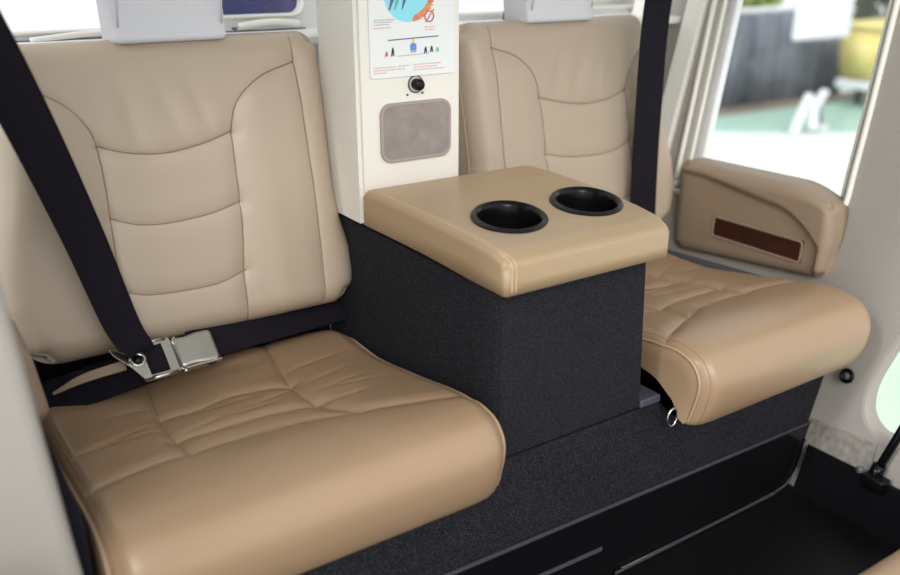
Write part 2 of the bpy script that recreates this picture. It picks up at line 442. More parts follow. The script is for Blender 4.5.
sl = thing('cabin_seat', 'tan leather cabin seat on the left with the silver belt buckle lying on it', 'seat', (-.29, .05, .361))
seat(sl, None, 0, 0, lambda x: x, 3)
sr = thing('cabin_seat', 'tan leather cabin seat on the right, beside the window and door armrest', 'seat', (.335, .05, .371))
seat(sr, .161-.845*.096, -.030, .009, lambda x: float(np.interp(-x, [.04, .097, .134, .228, .383, .468, .52], [.075, .130, .172, .252, .428, .487, .545])), 8)
rbox('seat_pan', (.335, .07, .3655), (.40, .35, .007), .002, 'pan', sr)
rbox('seat_pan_edge', (.150, .070, .3665), (.044, .354, .010), .002, 'pan', sr)
tube('pull_ring', [(.154+.0085*math.cos(a), -.135, .355+.012*math.sin(a)) for a in [2*PI*i/20 for i in range(20)]], .0016, 'chrome', sr, closed=True)

# ================================================================== CARPETED BASE AND CONSOLE
base = rbox('carpeted_plinth', (.02, .09, .26), (1.03, .39, .199), .003, 'carpet')
# right end leans with the wall
for v in base.data.vertices:
    if v.co.x > .3: v.co.x = .494+.3*(v.co.z-.223)-.002
    if v.co.x < -.3: v.co.x = -.497
tag(base, 'charcoal carpeted box along the floor carrying both seats', 'plinth')
con = thing('centre_console', 'centre console between the seats, charcoal carpet body with padded tan top and two cup holders', 'console', (.02, .04, .361))
# carpet body
bx = bmesh.new(); bmesh.ops.create_cube(bx, size=1)
for v in bx.verts: v.co = Vector((-.092 if v.co.x < 0 else (.120 if v.co.z > 0 else .130), -.106 if v.co.y < 0 else .30, .3615 if v.co.z < 0 else .562))
bmesh.ops.bevel(bx, geom=bx.edges[:], offset=.004, segments=3, affect='EDGES')
from_bm('console_body', bx, 'carpet', con)
# padded top: loft of closed rounded outlines
def pad():
    # top height over y
    ys = [-.124, -.10, -.06, 0, .06, .12, .20]; zt = [.600, .604, .607, .609, .610, .610, .608]
    W, H = .122, .149; cx, cy = .029, .026
    def warp(x, y):
        # right edge a little wider towards the rear
        t = (x/W+1)/2; yy = cy+y
        left = -.097; right = np.interp(yy, [-.124, -.09, .0, .10, .16, .196], [.134, .143, .156, .165, .166, .160])
        return left+(right-left)*t-cx, y
    def mapf(u, v, w):
        y = cy+v; z = np.interp(y, ys, zt)+w
        return (cx+u, y, z)
    def disp(u, v, s):
        P = np.stack([u+cx, v+cy], 1); D = np.zeros(len(u))
        d = dseg(P, [(-.086, -.113), (-.086, .17)]); D += -.0009*np.exp(-(d/.0018)**2)
        # front shoulder rolls down
        D += -.003*sm((-.095-P[:, 1])/.03)
        return D
    o = pillow('padded_top', W, H, .006, .0085, .045, warp, mapf, disp, 'pad', con, step=.003)
    # flat underside: clamp
    for v in o.data.vertices: v.co.z = max(v.co.z, .5625)
    return o, ys, zt
p, ys, zt = pad()
CUPS = [Vector((-.018, -.024, .6075)), Vector((.097, -.0225, .6075))]
AZ = math.radians(35)
bm = bmesh.new(); bm.from_mesh(p.data)
kill = [v for v in bm.verts if v.co.z > .59 and any((((v.co.x-c.x)*math.cos(AZ)-(v.co.y-c.y)*math.sin(AZ))/1.12)**2+(((v.co.x-c.x)*math.sin(AZ)+(v.co.y-c.y)*math.cos(AZ))/1.40)**2 < .0350**2 for c in CUPS)]
bmesh.ops.delete(bm, geom=kill, context='VERTS'); bm.to_mesh(p.data); bm.free()
for c in CUPS:
    RT = Matrix.Rotation(math.radians(4), 3, 'X') @ Matrix.Rotation(-AZ, 3, 'Z') @ Matrix.Diagonal((1.12, 1.40, 1)).to_3x3()
    cup = lathe('cup_holder', [(.0385, -.0010), (.0390, .0014), (.0378, .0034), (.0350, .0040), (.0325, .0030), (.0312, -.001), (.0300, -.012), (.0285, -.030), (.0278, -.040), (.022, -.0425), (.0001, -.0425)], c, 'black', con, R=RT)
    lathe('rim_ring', [(.0330, .0034), (.0338, .0048), (.0350, .0046), (.0356, .0036)], c, 'black', cup, R=RT)
# stitching along the pad's left top edge and the front left corner
for off, z_off in ((.0, 0), (.0045, .0)):
    q = [(-.0905+off, y, .60) for y in np.linspace(.165, -.112, 60)]
    pts = drape(p, q, (0, 0, -1), .0003, .2)
    tube('stitching', pts, .00065, 'stitch', p, seg=5)
for off in (0, .005):
    pts = drape(p, [(-.089+off, -.12, z) for z in np.linspace(.604, .565, 16)], (0, 1, 0), .0004, .1)
    if len(pts) > 3: tube('stitching', pts, .00065, 'stitch', p, seg=5)
# grey bolts at the foot of the console, low behind the cushion
def bolt(x, y, z, label, parent=None):
    o = lathe('bolt', [(.0001, .006), (.004, .006), (.005, .004), (.005, 0), (.008, 0), (.008, -.003), (.0001, -.003)], (x, y, z), 'chrome', parent, seg=16, R=Matrix.Rotation(PI/2, 3, 'X'))
    return o
b = bolt(-.100, .262, .432, ''); b.location = (0, 0, 0)
bo = tag(b, 'small shiny bolt low behind the left seat cushion beside the console', 'bolt')

# ================================================================== CENTRE PILLAR
pil = thing('cabin_pillar', 'cream pillar rising behind the console, with a taupe speaker panel and a black knob', 'pillar', (-.02, .25, .5625))
def pmap(u, v, w): return (u, .178+.0-w+.005, v)
x0, x1 = -.0955, .054
bm = bmesh.new(); bmesh.ops.create_cube(bm, size=1)
for v in bm.verts:
    v.co = Vector((x0 if v.co.x < 0 else x1, .178 if v.co.y < 0 else .285, .5625 if v.co.z < 0 else 1.02))
bmesh.ops.bevel(bm, geom=[e for e in bm.edges if abs(e.verts[0].co.z-e.verts[1].co.z) > .2], offset=.005, segments=4, affect='EDGES')
from_bm('pillar_body', bm, 'cream', pil)
def onp(x, z, w=0): return (x, .178-w, z)
g = slab('speaker_grille', rrect(-.064, .034, .6395, .7075, .012), [], .002, .001, lambda u, v, w: (u, .1765+w, v), 'grille', pil)
slab('speaker_rim', rrect(-.0656, .0356, .6378, .7092, .0135), [rrect(-.064, .034, .6395, .7075, .012)], .0025, .001, lambda u, v, w: (u, .1765+w, v), 'grillerim', g)
kn = lathe('knob', [(.0001, .013), (.0058, .013), (.0070, .011), (.0074, .004), (.0066, .0)], (-.0145, .178, .731), 'black', pil, seg=24, R=Matrix.Rotation(PI/2, 3, 'X'))
lathe('knob_collar', [(.0095, .002), (.0110, .0015), (.0112, -.001)], (-.0145, .178, .731), 'rubber', kn, seg=24, R=Matrix.Rotation(PI/2, 3, 'X'))
for dx, dz in ((-.0135, .012), (.010, .0135), (-.012, -.0125), (.010, -.0115)):
    lathe('screw', [(.0001, .0012), (.0014, .001), (.0016, -.0005)], (-.0145+dx, .178, .731+dz), 'rubber', kn, seg=10, R=Matrix.Rotation(PI/2, 3, 'X'))

# placard with its printing (each print sits on the card)
pc = thing('safety_placard', 'white safety placard with coloured pictograms fixed to the cream pillar', 'sign', (-.013, .176, .80))
PX0, PX1, PZ0, PZ1 = -.078, .043, .7415, .90
cardo = slab('placard_card', rrect(PX0, PX1, PZ0, PZ1, .004), [], .001, .0003, lambda u, v, w: (u, .1768+w, v), 'card', pc)
PY = .1754
def flat(name, poly, m, lay=0):
    me_y = PY-.0002*lay
    v = [(a, me_y, b) for a, b in poly]+[(a, me_y+.0004, b) for a, b in poly]; n = len(poly)
    f = [tuple(range(n))[::-1], tuple(range(n, 2*n))]+[(i, (i+1) % n, n+(i+1) % n, n+i) for i in range(n)]
    return from_py(name, v, f, m, pc, smooth=False)
def ppx(px, py):
    """placard pixels of a frontal drawing (371..454 across, 0..78 down) -> x,z on the card"""
    return (PX0+(px-371)/83*(PX1-PX0), .7415+(78-(py))/78*.0875)
def circle(cx, cz, r, n=40, a0=0, a1=360): return [(cx+r*math.cos(math.radians(a0+(a1-a0)*i/n)), cz+r*math.sin(math.radians(a0+(a1-a0)*i/n))) for i in range(n if a1-a0 == 360 else n+1)]
c = ppx(408, -9); flat('printed_disc', circle(c[0], c[1], .034), 'p_cyan')
arc = [(a_+(.0022 if i_ % 2 else -.0012), b_) for i_, (a_, b_) in enumerate(circle(c[0]+.002, c[1]+.001, .0345, 24, -84, 6))]+circle(c[0]-.001, c[1]+.0055, .0325, 24, -74, 6)[::-1]
flat('printed_flame', arc, 'p_orange', 1)
for (a, b_, w_, m_) in ((390, 2, .003, 'p_navy'), (395, 2, .003, 'p_teal'), (402, 2, .002, 'p_navy')):
    q = ppx(a, b_); flat('printed_figure', [(q[0]-w_/2, q[1]-.007), (q[0]+w_/2-.001, q[1]-.007), (q[0]+w_/2+.006, q[1]+.007), (q[0]+w_/2+.001, q[1]+.008)], m_, 2)
q = ppx(428, 16)
ring = slab('printed_prohibition_ring', circle(*q, .0070), [circle(*q, .0056)], .0003, 0, lambda u, v, w: (u, PY-.0002+w, v), 'p_red', pc)
flat('printed_slash', [(q[0]-.0058, q[1]-.0066), (q[0]-.0044, q[1]-.0068), (q[0]+.0072, q[1]+.0078), (q[0]+.006, q[1]+.0082)], 'p_red', 2)
def textrow(px0, px1, py, m, h=.0009):
    x = px0; r = random.Random(int(px0*7+py*13)); pts = []
    V = []; F = []
    while x < px1-1:
        w = r.uniform(1.2, 4.0); w = min(w, px1-x); a, b0 = ppx(x, py); a2, _ = ppx(x+w, py)
        n = len(V); V += [(a, PY-.0002, b0-h/2), (a2, PY-.0002, b0-h/2), (a2, PY-.0002, b0+h/2), (a, PY-.0002, b0+h/2), (a, PY+.0003, b0-h/2), (a2, PY+.0003, b0-h/2), (a2, PY+.0003, b0+h/2), (a, PY+.0003, b0+h/2)]
        F += [tuple(n+i for i in t) for t in ((0, 1, 2, 3), (7, 6, 5, 4), (0, 4, 5, 1), (1, 5, 6, 2), (2, 6, 7, 3), (3, 7, 4, 0))]
        x += w+.8
    return from_py('printed_text_row', V, F, m, pc, smooth=False)
for r_ in ((375, 395, 18, 'p_grey'), (375, 394, 20.4, 'p_grey'), (375, 389, 22.8, 'p_grey'), (375, 391, 26, 'p_pink'), (423, 434, 27, 'p_pink'), (424, 433, 30, 'p_pink'),
           (374, 395, 67, 'p_pink'), (374, 404, 69.8, 'p_pink'), (374, 386, 72.6, 'p_pink'), (397, 408, 66.5, 'p_grey'), (412, 440, 66, 'p_pink'), (412, 436, 68.8, 'p_pink'), (412, 443, 71.6, 'p_pink')):
    textrow(*r_)
# helicopter seen from the front with people bending either side
a = ppx(388, 39); b2 = ppx(437, 37.2); flat('printed_rotor', [(a[0], a[1]-.0006), (b2[0], b2[1]-.0006), (b2[0], b2[1]+.0006), (a[0], a[1]+.0006)], 'p_navy', 1)
q = ppx(412, 42); flat('printed_mast', [(q[0]-.002, q[1]-.004), (q[0]+.002, q[1]-.004), (q[0]+.001, q[1]+.004), (q[0]-.001, q[1]+.004)], 'p_yellow', 1)
q = ppx(412, 47); flat('printed_fuselage', [(q[0]-.0042, q[1]-.004), (q[0]+.0042, q[1]-.004), (q[0]+.0046, q[1]+.001), (q[0]+.003, q[1]+.004), (q[0]-.003, q[1]+.004), (q[0]-.0046, q[1]+.001)], 'p_blue', 2)
q = ppx(412, 52); flat('printed_skid', [(q[0]-.004, q[1]-.0012), (q[0]+.004, q[1]-.0012), (q[0]+.004, q[1]+.0012), (q[0]-.004, q[1]+.0012)], 'p_grey', 2)
for (a, b_, m_, h_) in ((386, 53, 'p_red', .003), (392, 51, 'p_black', .0055), (424, 51, 'p_black', .004), (430, 50.5, 'p_black', .004), (436, 51.5, 'p_teal', .003)):
    q = ppx(a, b_); flat('printed_figure', [(q[0]-.0022, q[1]-h_), (q[0]-.0008, q[1]-h_), (q[0]+.0002, q[1]-h_*.1), (q[0]+.0012, q[1]-h_), (q[0]+.0022, q[1]-h_*.8), (q[0]+.0014, q[1]+h_*.6), (q[0]+.0004, q[1]+h_), (q[0]-.0010, q[1]+h_*.5)], m_, 2)
a = ppx(396, 56); b2 = ppx(428, 55); flat('printed_ground_line', [(a[0], a[1]-.0003), (b2[0], b2[1]-.0003), (b2[0], b2[1]+.0003), (a[0], a[1]+.0003)], 'p_grey', 1)

# ================================================================== BELTS
bl = thing('seat_belt', 'dark webbing seat belt with silver lift-lever buckle across the left seat', 'seat belt', (-.35, .19, .42))
Nv = Vector((.05, -1, .25))
ribbon('shoulder_strap', [(-.545, .03, .93), (-.505, .08, .846), (-.464, .15, .737), (-.424, .193, .606), (-.398, .187, .495), (-.385, .176, .467), (-.382, .182, .458)], [(.1, -1, .45), (.1, -1, .45), (.1, -1, .35), (.1, -1, .25), (.15, -1, .15), (.2, -1, .1), (.2, -.3, -1)], [.050, .050, .048, .044, .039, .031, .030], .0022, 'webbing', bl)
LN = [(0, -.8, .6)]*6
ribbon('lap_strap', [(-.500, .224, .405), (-.44, .214, .417), (-.395, .203, .428), (-.352, .200, .434)], [(0, -.7, .7)]*4, .044, .0025, 'webbing', bl)
ribbon('lap_strap', [(-.318, .203, .438), (-.27, .212, .440), (-.20, .226, .436), (-.135, .240, .432), (-.098, .248, .430)], [(0, -.75, .66)]*5, .044, .0025, 'webbing', bl)
ribbon('strap_keeper', [(-.478, .201, .424), (-.445, .196, .436), (-.400, .190, .443)], [(0, -.7, .7)]*3, [.003, .010, .012], .002, 'armrest', bl)
# frame of the buckle plane: a along the belt, b up the slope, n out
nb = Vector((.02, -.66, .75)).normalized(); av = Vector((1, .03, .02)); av = (av-nb*av.dot(nb)).normalized(); bv = nb.cross(av)
def bf(cx, cy, cz): 
    m = Matrix((( av.x, bv.x, nb.x, 0), (av.y, bv.y, nb.y, 0), (av.z, bv.z, nb.z, 0), (0, 0, 0, 1)))
    return Matrix.Translation(Vector((cx, cy, cz))) @ m
B0 = bf(-.320, .190, .4400)
bu = rbox('buckle', (0, 0, -.002), (.041, .041, .012), .003, 'brushed', bl, mw=B0)
def plate(name, outer, holes, half, bev, T, z, m, parent, bend=None):
    return slab(name, outer, holes, half, bev, lambda u, v, w: tuple(T @ Vector((u, v, z+w+(bend(u, v) if bend else 0)))), m, parent)
lid = pillow('buckle_lever', .0245, .0215, .004, .005, .004, lambda x, y: (x, y*(1-.10*np.cos(np.clip((x+.010)/.012, -1.5, 1.5))**2)), lambda u, v, w: tuple(B0 @ Vector((u+.001, v, .0095+w-.10*max(0, u-.004)))), lambda u, v, s: 0*u, 'brushed', bu, step=.002)
for s in (-1, 1):
    tube('pivot_pin', [B0 @ Vector((-.018, s*.019, .001)), B0 @ Vector((-.018, s*.0235, .001))], .003, 'chrome', bu)
rbox('lever_side', (.004, -.0205, .002), (.044, .0015, .010), .0006, 'chrome', bu, mw=B0)
rbox('lever_slot', (.014, -.0216, .001), (.010, .0008, .0035), .0003, 'black', bu, mw=B0)
T1 = bf(-.3665, .187, .4425)
tn = plate('latch_plate', rrect(-.019, .022, -.0235, .0235, .004), [rrect(-.0125, .010, -.018, .018, .002)], .0016, .0008, T1, 0, 'chrome', bl)
tube('frame_bar', [T1 @ Vector((-.018, -.0225, .002)), T1 @ Vector((.020, -.0225, .002))], .0030, 'chrome', tn)
tube('frame_bar', [T1 @ Vector((-.018, .0225, .002)), T1 @ Vector((.018, .0225, .002))], .0024, 'chrome', tn)
ribbon('strap_fold', [T1 @ Vector((0, -.0175, .0015)), T1 @ Vector((0, 0, .003)), T1 @ Vector((0, .0175, .0015))], [tuple(nb)]*3, .022, .003, 'webbing', tn)
# triangular shoulder connector with its black rivet
T2 = bf(-.3895, .1835, .4510) @ Matrix.Rotation(math.radians(-8), 4, 'Z')
tri = plate('connector_plate', [(-.026, .012), (-.024, .006), (-.006, -.013), (.005, -.028), (.013, -.027), (.0095, -.006), (.006, .010), (.002, .026), (-.003, .022), (-.002, .010), (-.010, .004), (-.020, .010)], [], .0013, .0006, T2, .004, 'chrome', bl)
R2 = T2.to_3x3()
lathe('rivet', [(.0001, .003), (.0048, .0028), (.0052, .0015), (.0052, 0)], T2 @ Vector((.0015, -.004, .0055)), 'black', tri, seg=24, R=R2)
lathe('rivet_collar', [(.0055, .0002), (.0068, .0012), (.0085, .0010), (.0092, 0)], T2 @ Vector((.0015, -.004, .0055)), 'chrome', tri, seg=24, R=R2)

br_ = thing('seat_belt', 'dark webbing shoulder belt hanging straight down the right seat back', 'seat belt', (.42, .19, .5))
ribbon('shoulder_strap', [(.421, .165, .95), (.4225, .198, .82), (.4215, .200, .66), (.4225, .196, .51), (.425, .19, .43)], [(-.2, -1, .1)]*5, .047, .0025, 'webbing', br_)

# ================================================================== SIDE WALL ON THE RIGHT
K = .3; nW = Vector((-1, 0, K)).normalized()
def wx(z): return .494+K*(z-.223)
def wmap(u, v, w, off=0): return (wx(v)+off+w, u, v)
win = [(.270, .50), (.270, .555), (.296, .80), (.305, .93), (.29, .96), (-.005, .96), (-.020, .93), (-.023, .82), (-.037, .67), (-.046, .56), (-.055, .525), (-.075, .505), (-.09, .50)]
win = [(.255, .495), (.266, .510), (.269, .54), (.296, .81), (.306, .93), (.296, .955), (.0, .955), (-.012, .935), (-.022, .82), (-.036, .67), (-.043, .58), (-.052, .545), (-.068, .525), (-.10, .513), (-.02, .495)]
win = [(.255, .495), (.266, .510), (.269, .54), (.296, .81), (.306, .93), (.296, .955), (.0, .955), (-.012, .935), (-.022, .82), (-.036, .67), (-.043, .58), (-.046, .545), (-.043, .525), (-.030, .505), (-.01, .495)]
win_s = [tuple(q)[:2] for q in catmull([(a, b, 0) for a, b in win], 5, True)]
outer = [(.60, .05), (.60, 1.02), (-.13, 1.02), (-.155, .80), (-.172, .60), (-.190, .42), (-.177, .355), (-.169, .315), (-.170, .285), (-.180, .262), (-.204, .246), (-.235, .245), (-.30, .24), (-.60, .24), (-.60, .05)]
outs = outer[:2]+[tuple(q)[:2] for q in catmull([(a, b, 0) for a, b in outer[2:13]], 5)]+outer[13:]
wr = struct(slab('wall_right', outs, [win_s], .014, .008, lambda u, v, w: wmap(u, v, w, .014), 'post'))
def offs(poly, d):
    P = np.array(poly); c = P.mean(0); out = []
    n = len(P)
    for i in range(n):
        t = P[(i+1) % n]-P[i-1]; t = t/np.linalg.norm(t); nn = np.array([t[1], -t[0]])
        if nn@(P[i]-c) < 0: nn = -nn
        out.append(tuple(P[i]+nn*d))
    return out
# double bright window trim and the seal
for dd, r_, m_, w_ in ((.004, .0045, 'trim', -.002), (-.010, .0035, 'trim', .008), (-.003, .0028, 'rubber', .004)):
    t_ = tube('trim_1', [wmap(a, b, w_) for a, b in offs(win_s, dd)], r_, m_, closed=True); struct(t_)
# rear jamb of the window: broad cream pillar beside the seat back with a darker groove
t_ = slab('trim_2', [(.300, .40), (.325, .98), (.36, .98), (.335, .40)], [], .006, .003, lambda u, v, w: wmap(u, v, w, -.004), 'trim'); struct(t_)
t_ = slab('trim_3', [(.42, .40), (.435, .98), (.47, .98), (.455, .40)], [], .012, .006, lambda u, v, w: wmap(u, v, w, -.012), 'cream'); struct(t_)
# deep outer reveal and pane
wi2 = offs(win_s, -.014)
rev = slab('window_frame', offs(win_s, .02), [wi2], .008, .003, lambda u, v, w: wmap(u, v, w, .040), 'white')
rev.name = 'window_1'; struct(rev)
struct(slab('window_2', offs(win_s, .01), [], .0015, 0, lambda u, v, w: wmap(u, v, w, .052), 'glass'))
# rounded lip round the lower door opening
lip = [wmap(a, b, -.002) for a, b in outs[2:52]]
# scuffed plate at the wall's foot
pl_ = slab('sill_plate', [(-.108, .196), (-.112, .234), (-.210, .240), (-.214, .196)], [], .002, .001, lambda u, v, w: wmap(u, v, w, -.003), 'plate')
tag(pl_, 'scuffed grey metal plate at the foot of the right wall above the black floor', 'plate')
# knob on the wall below the right seat
kz = .312; ko = Vector((wx(kz)-.001, -.142, kz)); Rw = nW.to_track_quat('Z', 'Y').to_matrix()
wk = thing('wall_knob', 'small black round knob on the wall under the right seat cushion', 'knob', ko)
tube('knob_ring', [ko+Rw @ Vector((.0085*math.cos(t), .0085*math.sin(t), .010)) for t in [2*PI*i/24 for i in range(24)]], .0028, 'black', wk, closed=True)
lathe('knob_cap', [(.0001, .012), (.004, .0115), (.006, .009), (.0065, 0)], ko, 'rubber', wk, seg=20, R=Rw)
# black strut at the door opening
st = thing('door_strut', 'glossy black strut rising from a bracket at the lower right door opening', 'strut', (.47, -.225, .20))
tube('strut_rod', [(.4755, -.226, .205), (.4905, -.237, .260), (.510, -.252, .335)], .0062, 'black', st)
tube('strut_socket', [(.4735, -.2245, .198), (.480, -.229, .222)], .0095, 'black', st)
rbox('strut_bracket', (.470, -.232, .200), (.022, .034, .020), .004, 'black', st)
tube('bracket_bolt', [(.464, -.214, .213), (.457, -.212, .214)], .005, 'rubber', st)

# armrest moulded on the wall
ar = thing('door_armrest', 'brown beige moulded armrest with a dark wood inset below the right window', 'armrest', (.53, .07, .42))
AU, AV = .076, .487
def aoff(z):
    t = min(max((z-.400)/.140, 0), 1); return .020+.031*t
def amap(u, v, w):
    z = AV+v; x = min(wx(z)-aoff(z)-w, wx(z)-.0008)
    return (x, AU+u, z)
def awarp(x, y):
    # corners: rear bottom (.207,.412) front bottom (-.077,.437) front top (-.074,.556) rear top (.235,.560)
    W, H = .150, .072; s = (x/W+1)/2; t = (y/H+1)/2
    fb, rb, ft, rt = (-.060, .432), (.227, .405), (-.069, .560), (.238, .556)
    u = (1-s)*(1-t)*fb[0]+s*(1-t)*rb[0]+(1-s)*t*ft[0]+s*t*rt[0]
    v = (1-s)*(1-t)*fb[1]+s*(1-t)*rb[1]+(1-s)*t*ft[1]+s*t*rt[1]
    cutc = (np.clip((t-.35)/.65, 0, 1)*np.clip((.30-s)/.30, 0, 1))**1.6
    return u-AU+.014*cutc, v-AV-.022*cutc
REC = rrect(-.036, .122, .457, .487, .006)
def adisp(u, v, s):
    U = u+AU; Z = v+AV
    # dished face: below the roll along the top and behind the roll down the front
    top = .5268+.016*np.clip((U-.05)/.13, 0, 1)-.045*np.clip((.055-U)/.10, 0, 1)**2.2
    f = sm((top+.004-Z)/.014)*sm((U+.052)/.010)
    D = -.0095*f
    inside = (np.abs(U-.065) < .0850) & (np.abs(Z-.4615) < .0165)
    return D-np.where(inside, .004, 0)
ao = pillow('armrest', .150, .072, .014, .016, .050, awarp, amap, adisp, 'armrest', ar, step=.0022)
def recmap(u, v, w): return (wx(v)-aoff(v)+.0095+.0020+w*.5, u, v)
ins = slab('wood_inset', rrect(-.018, .148, .4465, .4770, .005), [], .002, .0005, recmap, 'wood', ar)
slab('inset_lip', rrect(-.0200, .1500, .4445, .4790, .007), [rrect(-.018, .148, .4465, .4770, .005)], .0014, .0008, lambda u, v, w: (wx(v)-aoff(v)+.0092+w, u, v), 'armrest', ar)
# grey sill under the armrest beside the seat
t_ = slab('trim_4', [(-.07, .375), (-.06, .418), (.24, .404), (.24, .36)], [], .006, .002, lambda u, v, w: (wx(v)-.040+w, u, v), 'pan'); struct(t_)
# red tab at the window's rear corner
rt_ = rbox('release_tab', (.640, .266, .548), (.006, .008, .016), .002, 'red')
tag(rt_, 'tiny red tab at the lower rear corner of the right window', 'tab')

# ================================================================== LEFT SIDE
# door jamb close to the camera; its inner edge leans
def jin(z): return np.interp(z, [.10, .213, .36, .433, .564, .672, .80, 1.02], [-.500, -.509, -.520, -.529, -.538, -.545, -.554, -.566])
zz = np.linspace(.05, 1.02, 24)
jp = [(float(jin(z)), float(z)) for z in zz]+[(-.80, 1.02), (-.80, .05)]
struct(slab('wall_left', jp, [], .012, .009, lambda u, v, w: (u, -.148+w, v), 'post', smooth=False))
struct(slab('trim_5', [(-.56, .05), (-.60, .6), (-.60, 1.02), (-.66, 1.02), (-.66, .05)], [], .15, .006, lambda u, v, w: (u, .02+w, v), 'post'))
struct(rbox('trim_19', (-.553, .075, .26), (.088, .40, .42), .004, 'dull'))
# bright door edge low on the left, nearer the camera
struct(slab('door_1', [(-.574, .05), (-.580, .50), (-.80, .50), (-.80, .05)], [], .010, .004, lambda u, v, w: (u, -.24+w, v), 'white'))
la = thing('door_armrest', 'sliver of tan armrest between the left door post and the left seat', 'armrest', (-.52, .08, .42))  # this group holds only the left armrest
def lmap(u, v, w): return (-.4995-.12*v+w, .140+u, .492+v)
pillow('armrest', .062, .045, .02, .016, .030, lambda x, y: (x, y), lmap, lambda u, v, s: 0*u, 'armrest', la, step=.004)

# ================================================================== REAR BULKHEAD
def bmap(u, v, w): return (u, .50+w, v)
holes = [rrect(-.66, -.262, .7875, .965, .02), rrect(-.252, -.018, .7975, .965, .018), rrect(.20, .400, .788, .965, .012), rrect(.520, .760, .789, .965, .012)]
struct(slab('wall_back', [(-.80, .10), (.86, .10), (.86, 1.02), (-.80, 1.02)], holes, .010, .003, bmap, 'white'))
sh = rbox('rear_shelf', (.0, .43, .772), (1.50, .13, .012), .003, 'white'); tag(sh, 'white shelf ledge behind the seat backs under the rear windows', 'shelf')
for i, (h_, m_) in enumerate(((holes[0], 'trim'), (holes[1], 'trim'), (holes[2], 'trim'), (holes[3], 'trim'))):
    struct(tube('trim_%d' % (6+i), [(a, .488, b) for a, b in h_], .003, m_, closed=True))
struct(slab('window_3', holes[1], [], .002, 0, lambda u, v, w: (u, .506+w, v), 'bluewin'))
struct(slab('window_4', holes[0], [], .0015, 0, lambda u, v, w: (u, .506+w, v), 'glass'))
struct(slab('window_5', holes[2], [], .0015, 0, lambda u, v, w: (u, .506+w, v), 'glass'))
struct(slab('window_6', holes[3], [], .0015, 0, lambda u, v, w: (u, .506+w, v), 'glass'))
# cream curved sill mouldings and thin dark gasket lines
struct(tube('trim_10', catmull([(-.40, .475, .7795), (-.34, .475, .7845), (-.27, .475, .7875)], 6), .004, 'cream'))
struct(tube('trim_11', catmull([(-.125, .475, .7860), (-.075, .475, .7905), (-.03, .475, .7860)], 6), .005, 'cream'))
struct(tube('trim_12', [(-.45, .482, .7785), (-.28, .482, .7785), (-.02, .482, .7785)], .0014, 'rubber'))
lt = rbox('shelf_latch', (-.134, .470, .7835), (.007, .006, .004), .001, 'rubber'); tag(lt, 'tiny dark latch on the ledge right of the left headrest', 'latch')
# strap hook items seen over the right seat
hk = tube('grab_strap', [(.335, .46, .779), (.345, .46, .83)], .004, 'webbing'); tag(hk, 'thin dark strap behind the right seat back left of its headrest', 'strap')

# ================================================================== FLOOR
struct(rbox('floor', (-.05, -.68, .120), (1.10, 1.16, .02), 0, 'floor'))
# kick panel below the carpet, round at its right end
kp = [(-.50, .131), (.425, .131), (.446, .134), (.462, .143), (.473, .157), (.480, .178), (.484, .200), (.487, .218), (.492, .226), (-.50, .246)]
struct(slab('trim_13', kp, [], .002, .0008, lambda u, v, w: (u, -.1085+w, v), 'vinyl'))
struct(tube('trim_14', [(.112, -.113, .1345), (.266, -.113, .1325), (.35, -.113, .1325), (.425, -.113, .1335), (.446, -.113, .137), (.462, -.113, .146), (.473, -.113, .160), (.479, -.113, .180), (.482, -.113, .205)], .0019, 'gloss'))
struct(slab('trim_15', [(-.50, .2455), (.492, .2235), (.493, .2285), (-.50, .2515)], [], .0015, .0005, lambda u, v, w: (u, -.1080+w, v), 'binding'))
struct(slab('trim_16', [(-.30, .1880), (.075, .1780), (.075, .1825), (-.30, .1925)], [], .0012, .0003, lambda u, v, w: (u, -.1112+w, v), 'binding'))
struct(slab('trim_18', [(.10, .1325), (.42, .1325), (.42, .1345), (.10, .1350)], [], .0012, .0003, lambda u, v, w: (u, -.1150+w, v), 'binding'))
# black tub side below the plate
struct(slab('trim_17', [(-.121, .128), (-.121, .198), (-.60, .198), (-.60, .128)], [], .003, .002, lambda u, v, w: (wx(v)-.006+w, u, v), 'vinyl'))

# ================================================================== SEAT OPPOSITE (only its corner shows)
op = thing('cabin_seat', 'tan leather seat corner at the bottom right edge, facing the others', 'seat', (.35, -.62, .131))
pillow('seat_cushion', .22, .17, .05, .03, .07, lambda x, y: (x, y), lambda u, v, w: (.300+u, -.555+v, .305+w), lambda u, v, s: 0*u, 'cushion', op, step=.006)
rbox('seat_box', (.30, -.575, .162), (.40, .30, .064), .006, 'carpet', op)

# ================================================================== OUTDOORS
GZ = -.65
gr = rbox('ground', (8, 4, GZ-.01), (80, 80, .02), 0, 'ground'); struct(gr)
o = slab('painted_ground', [(5.9, 4.57), (6.72, 4.0), (8.6, 2.6), (13, 2.4), (13, 5.3), (6.0, 5.3)], [], .004, 0, lambda u, v, w: (u, v, GZ+.004+w), 'green'); struct(o)
o = slab('painted_ground', [(.8, -1.2), (3.2, -1.5), (3.2, 1.5), (.8, 1.2)], [], .004, 0, lambda u, v, w: (u, v, GZ+.004+w), 'palegreen'); struct(o)
o = slab('soil_strip', [(6.0, 5.12), (9.5, 4.95), (9.5, 5.35), (6.0, 5.35)], [], .006, 0, lambda u, v, w: (u, v, GZ+.012+w), 'earth'); struct(o)
